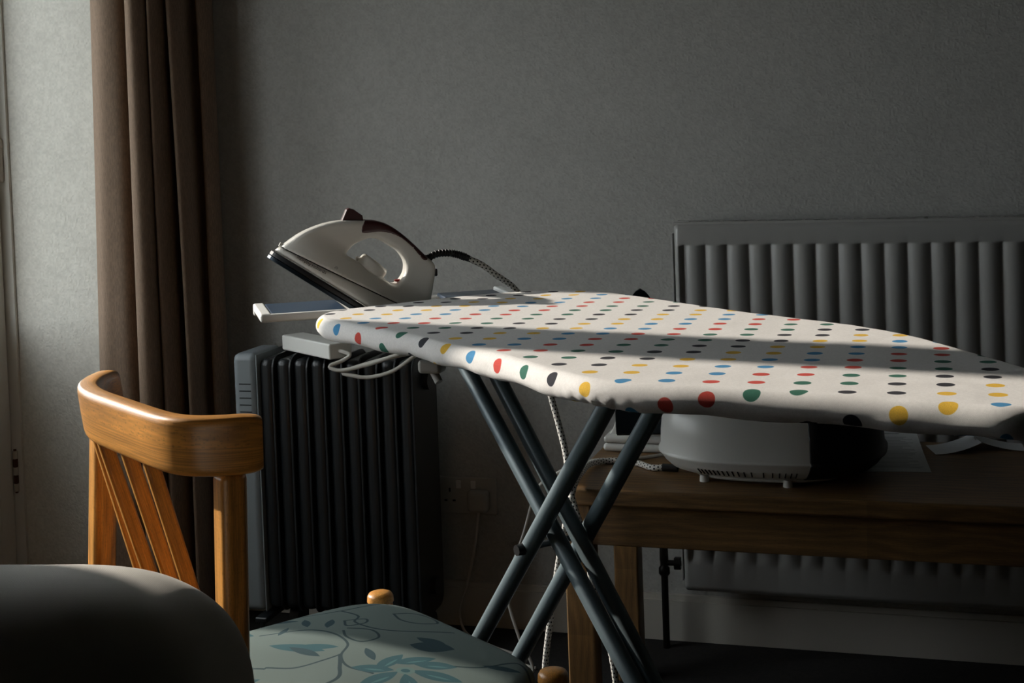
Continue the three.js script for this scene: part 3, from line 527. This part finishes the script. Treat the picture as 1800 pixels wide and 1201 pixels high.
{
  const w = mesh('thin_flex', tube([[0.158, TY + 0.011, 0.4], [0.138, TY + 0.006, 0.405], [0.1, TY + 0.004, 0.43], [0.06, TY + 0.004, 0.45], [0.025, TY + 0.005, 0.46], [-0.03, 0.49, 0.455], [-0.07, 0.468, 0.45], [-0.116, 0.428, 0.4], [-0.163, 0.321, 0.35], [-0.206, 0.233, 0.3], [-0.223, 0.166, 0.28], [-0.2, 0.09, 0.29], [-0.17, 0.02, 0.3], [-0.22, 0.0045, 0.33], [-0.32, 0.0045, 0.3], [-0.36, 0.0045, 0.24], [-0.3, 0.0045, 0.2], [-0.18, 0.0045, 0.24]], 0.0034, 200), M.greyCable);
  w.userData = { label: 'thin grey flex running from the cooker off the table to the floor', category: 'cable' };
}

/* ------------------------------------------------------------------ wooden chair with floral seat */
{
  const c = group('dining_chair', 'honey coloured wooden chair with curved crest rail and teal floral seat', 'chair', [-0.159, -0.1074, 1.262], -35.85 * Math.PI / 180);
  c.scale.setScalar(1.095); const FL = 0.1074 / 1.095;                     // floor level in the chair's own measure
  // crest rail: steamed curve, rounded edges
  const arc = (t) => { const x = -0.176 + 0.4 * t, k = 2 * t - 1; return [x, 0.208 + 0.072 * (1 - Math.pow(Math.abs(k), k > 0 ? 8 : 3.5))]; };
  const rings = [], n = 90;
  for (let i = 0; i <= n; i++) {
    const t0 = i / n, t = t0 - 0.11 * Math.sin(2 * Math.PI * t0), [x, z] = arc(t), [xa, za] = arc(Math.max(0, t - 0.01)), [xb, zb] = arc(Math.min(1, t + 0.01)), l = Math.hypot(xb - xa, zb - za), nx = -(zb - za) / l, nz = (xb - xa) / l;
    const e = Math.min(t, 1 - t) * 0.4, sh = e < 0.01 ? Math.sqrt(Math.max(0, 1 - (1 - e / 0.01) ** 2)) : 1, hh = 0.0315 * (0.86 + 0.14 * sh), th = 0.0135 * (0.8 + 0.2 * sh), R = [];
    for (let k = 0; k < 20; k++) { const a = k / 20 * 2 * Math.PI, cc = Math.cos(a), ss = Math.sin(a), u = th * Math.sign(cc) * Math.pow(Math.abs(cc), 0.42), v = hh * Math.sign(ss) * Math.pow(Math.abs(ss), 0.32), lean = v * 0.12; R.push([x + nx * (u + lean), 0.8185 + v, z + nz * (u + lean)]); }
    rings.push(R);
  }
  mesh('crest_rail', loftRings(rings, true, true, true, (i, j) => [i / 20 * 0.12, j * 0.0055]), M.beech, c);
  const bar = (a, b, w, d, name, r = 0.006) => {
    const A = V(...a), B = V(...b), L = A.distanceTo(B), g = rbox(w, L, d, r);
    g.applyQuaternion(new THREE.Quaternion().setFromUnitVectors(V(0, 1, 0), B.clone().sub(A).normalize())); g.translate((A.x + B.x) / 2, (A.y + B.y) / 2, (A.z + B.z) / 2);
    return mesh(name, g, M.beech, c);
  };
  for (const s of [-1, 1]) {
    bar([s * 0.192, 0.42, 0.24], [0.02 + s * 0.176, 0.79, 0.232], 0.032, 0.03, 'back_post', 0.01);
    bar([s * 0.192, FL, 0.25], [s * 0.192, 0.43, 0.24], 0.032, 0.032, 'leg', 0.008);
    mesh('front_leg', joined([rod([s * 0.2, FL, -0.185], [s * 0.2, 0.452, -0.185], 0.018)]), M.beech, c);
    mesh('leg_knob', new THREE.LatheGeometry([[0, 0.015], [0.01, 0.0145], [0.0165, 0.012], [0.019, 0.008], [0.0195, 0]].map(([x, y]) => new THREE.Vector2(x, y)), 24).translate(s * 0.2, 0.454, -0.185), M.beech, c);
    bar([s * 0.19, 0.405, -0.18], [s * 0.19, 0.405, 0.24], 0.02, 0.05, 'seat_rail');
    bar([s * 0.19, 0.17, -0.18], [s * 0.19, 0.17, 0.24], 0.016, 0.022, 'stretcher');
  }
  bar([-0.19, 0.405, -0.18], [0.19, 0.405, -0.18], 0.05, 0.02, 'seat_rail'); bar([-0.19, 0.42, 0.19], [0.19, 0.42, 0.19], 0.05, 0.024, 'seat_rail');
  for (const sx of [-0.105, -0.05, 0.028, 0.09]) {
    const [, z] = arc((sx + 0.176) / 0.4);
    bar([sx * 0.8, 0.43, 0.172], [sx, 0.8, z - 0.002], 0.011, 0.017, 'back_slat', 0.004);
  }
  // upholstered pad with woven flowers
  const SZ = 1024, cv = document.createElement('canvas'); cv.width = cv.height = SZ; const x = cv.getContext('2d');
  const px = (a) => (a + 0.23) / 0.46 * SZ, S = SZ / 0.46;
  x.fillStyle = '#5f6d68'; x.fillRect(0, 0, SZ, SZ);
  const vine = (pts, w = 0.0035, col = '#1b363b') => { x.strokeStyle = col; x.lineWidth = w * S; x.lineCap = 'round'; x.lineJoin = 'round'; x.beginPath(); const c2 = new THREE.CatmullRomCurve3(pts.map(([a, b]) => V(a, b, 0))).getPoints(60); c2.forEach((p, i) => i ? x.lineTo(px(p.x), px(p.y)) : x.moveTo(px(p.x), px(p.y))); x.stroke(); };
  const blob = (a, b, l, w, ang, col) => { x.fillStyle = col; x.save(); x.translate(px(a), px(b)); x.rotate(ang); x.beginPath(); x.moveTo(-l * S / 2, 0); x.quadraticCurveTo(0, -w * S, l * S / 2, 0); x.quadraticCurveTo(0, w * S, -l * S / 2, 0); x.fill(); x.restore(); };
  const teal = '#214f56', dark = '#183a41', pale = '#56726e';
  vine([[-.15, .034], [-.119, -.019], [-.081, -.034], [-.025, -.027], [.006, .001], [.041, .012], [.078, -.001]]);
  vine([[-.031, .087], [-.002, .062], [.003, .026], [.002, 0]]); vine([[.002, 0], [.035, .02], [.063, .04], [.07, .09]], 0.005);
  vine([[-.2, -.03], [-.166, -.099], [-.16, -.171]]); vine([[-.166, -.099], [-.12, -.1], [-.099, -.082], [-.047, -.091], [.011, -.168]]);
  vine([[-.101, -.145], [-.09, -.172], [-.06, -.182], [-.037, -.174], [-.045, -.15], [-.07, -.138], [-.101, -.145]]);
  vine([[-.08, -.06], [-.05, -.08], [-.02, -.07], [-.02, -.045], [-.05, -.04], [-.075, -.05]]);
  vine([[-.115, -.075], [-.1, -.1], [-.085, -.09], [-.09, -.065], [-.115, -.075]]);
  vine([[.1, -.073], [.14, -.12], [.15, -.17], [.19, -.16]]); vine([[.17, -.05], [.2, -.1], [.21, -.15]]);
  vine([[-.19, .1], [-.12, .08], [-.08, .12], [-.03, .09]]); vine([[.07, .09], [.12, .12], [.18, .1]]);
  blob(-.06, .028, .085, .026, -0.5, teal); blob(-.045, .008, .06, .02, -0.75, teal); blob(-.04, .028, .06, .016, -0.2, dark);
  blob(-.12, -.055, .04, .013, 0.7, dark); blob(-.15, -.035, .04, .012, 0.4, dark); blob(-.19, -.02, .05, .014, -0.6, dark); blob(.025, -.03, .045, .012, 0.3, dark);
  blob(-.14, .005, .035, .009, 0.9, dark); blob(.155, -.14, .05, .013, -0.7, dark); blob(-.18, .05, .05, .02, -0.4, teal); blob(-.1, .1, .07, .025, 0.5, teal);
  blob(.049, -.108, .06, .04, -0.7, dark); blob(.03, -.12, .05, .02, -0.3, dark);
  for (const [a, b, l, w, g] of [[.062, -.035, .055, .022, -1.9], [.078, -.062, .055, .022, -1.2], [.105, -.075, .055, .022, -0.8], [.13, -.06, .07, .022, -0.5], [.13, -.02, .06, .022, 0.4], [.095, .002, .06, .024, 1.5], [.066, -.008, .055, .022, 2.4]]) { blob(a, b, l, w, g, teal); x.strokeStyle = pale; x.lineWidth = 2; blob(a + 0.004, b, l * 0.5, w * 0.18, g, '#3f6a6c'); }
  x.fillStyle = pale; x.beginPath(); x.ellipse(px(.096), px(-.037), 0.012 * S, 0.009 * S, -0.6, 0, 7); x.fill(); x.fillStyle = teal; x.beginPath(); x.ellipse(px(.096), px(-.037), 0.006 * S, 0.0045 * S, -0.6, 0, 7); x.fill();
  for (const [a, b] of [[.17, .03], [-.02, .15], [.12, .17], [-.15, .16]]) for (let k = 0; k < 6; k++) blob(a + 0.022 * Math.cos(k), b + 0.022 * Math.sin(k), .045, .016, k, teal);
  const ft = new THREE.CanvasTexture(cv); ft.colorSpace = THREE.SRGBColorSpace; ft.flipY = false; ft.wrapS = ft.wrapT = THREE.ClampToEdgeWrapping;
  const fabric = std('#ffffff', 0.95, { map: ft, bumpMap: weave.clone(), bumpScale: 0.0005 }); fabric.bumpMap.repeat.set(11, 11);
  const sr = [], seatRing = (k) => { const R = []; for (let i = 0; i < 120; i++) { const a = -i / 120 * 2 * Math.PI, cc = Math.cos(a), ss = Math.sin(a), p = 5; R.push([k * 0.213 * Math.sign(cc) * Math.pow(Math.abs(cc), 2 / p), 0, k * 0.196 * Math.sign(ss) * Math.pow(Math.abs(ss), 2 / p)]); } return R; };
  for (const [k, y] of [[0.001, .4795], [.15, .479], [.3, .478], [.45, .476], [.6, .473], [.72, .4705], [.82, .468], [.9, .465], [.95, .461], [.985, .453], [1, .44], [.995, .425]]) sr.push(seatRing(k).map(([a, , b]) => { const nearPost = Math.exp(-(((Math.abs(a) - 0.2) ** 2 + (b + 0.185) ** 2) / 0.0006)); return [a * (1 - 0.06 * nearPost), y, b * (1 - 0.06 * nearPost) - 0.004]; }));
  mesh('seat_pad', loftRings(sr, true, false, true, (i, j, p) => [(p[0] + 0.23) / 0.46, (p[2] + 0.23) / 0.46]), fabric, c);
}

/* ------------------------------------------------------------------ upholstered chair in the near corner */
{
  const c = group('upholstered_chair', 'chair with rounded grey fabric backrest in the near left corner', 'chair', [-0.1, 0, 2.049], 0.04);
  const rx = 0.2, ry = 0.16, rz = 0.125, p = 3, rings = [], nU = 96, nV = 48, sp = (v, e) => Math.sign(v) * Math.pow(Math.abs(v), e);
  for (let j = 0; j <= nV; j++) {
    const ph = -Math.PI / 2 + j / nV * Math.PI, R = [];
    for (let i = 0; i < nU; i++) {
      const th = i / nU * 2 * Math.PI, cz = sp(Math.cos(ph), 0.8), x = rx * cz * sp(Math.cos(th), 2 / p), y = ry * cz * sp(Math.sin(th), 2 / p);
      // loose cover: soft drag folds running down from the upper left
      const f = 0.014 * Math.sin(30 * (0.75 * x / 1 + y) + 2 * vnoise(x * 14 + 9, y * 10 + 9, 99, 99)) * sstep(-0.1, 0.12, y) * Math.abs(cz) + 0.006 * (vnoise(x * 16 + 30, y * 12 + 30, 99, 99) - 0.5);
      R.push([x * (1 + f * 0.4), 0.631 + y * (1 + f * 0.4), rz * sp(Math.sin(ph), 0.8) + f * Math.sign(Math.sin(ph) || 1) * 0.8]);
    }
    rings.push(R);
  }
  const bk = mesh('backrest', loftRings(rings, true, true, true, (i, j) => [i / nU, j / nV * 0.4]).translate(0, -0.47, 0), M.greyFabric, c);
  bk.position.set(0, 0.457, 0.0); bk.rotation.x = -0.12;                    // raked back, top away from the viewer
  mesh('seat', rbox(0.43, 0.075, 0.4, 0.03, 0, 0.445, 0.2), M.greyFabric, c);
  for (const s of [-1, 1]) { mesh('leg', rbox(0.035, 0.41, 0.035, 0.005, s * 0.18, 0.205, 0.02), M.beech, c); mesh('leg', rbox(0.035, 0.41, 0.035, 0.005, s * 0.18, 0.205, 0.38), M.beech, c); mesh('back_stile', rbox(0.03, 0.16, 0.024, 0.004, s * 0.15, 0.48, 0.0), M.beech, c); }
}

renderer.render(scene, camera);
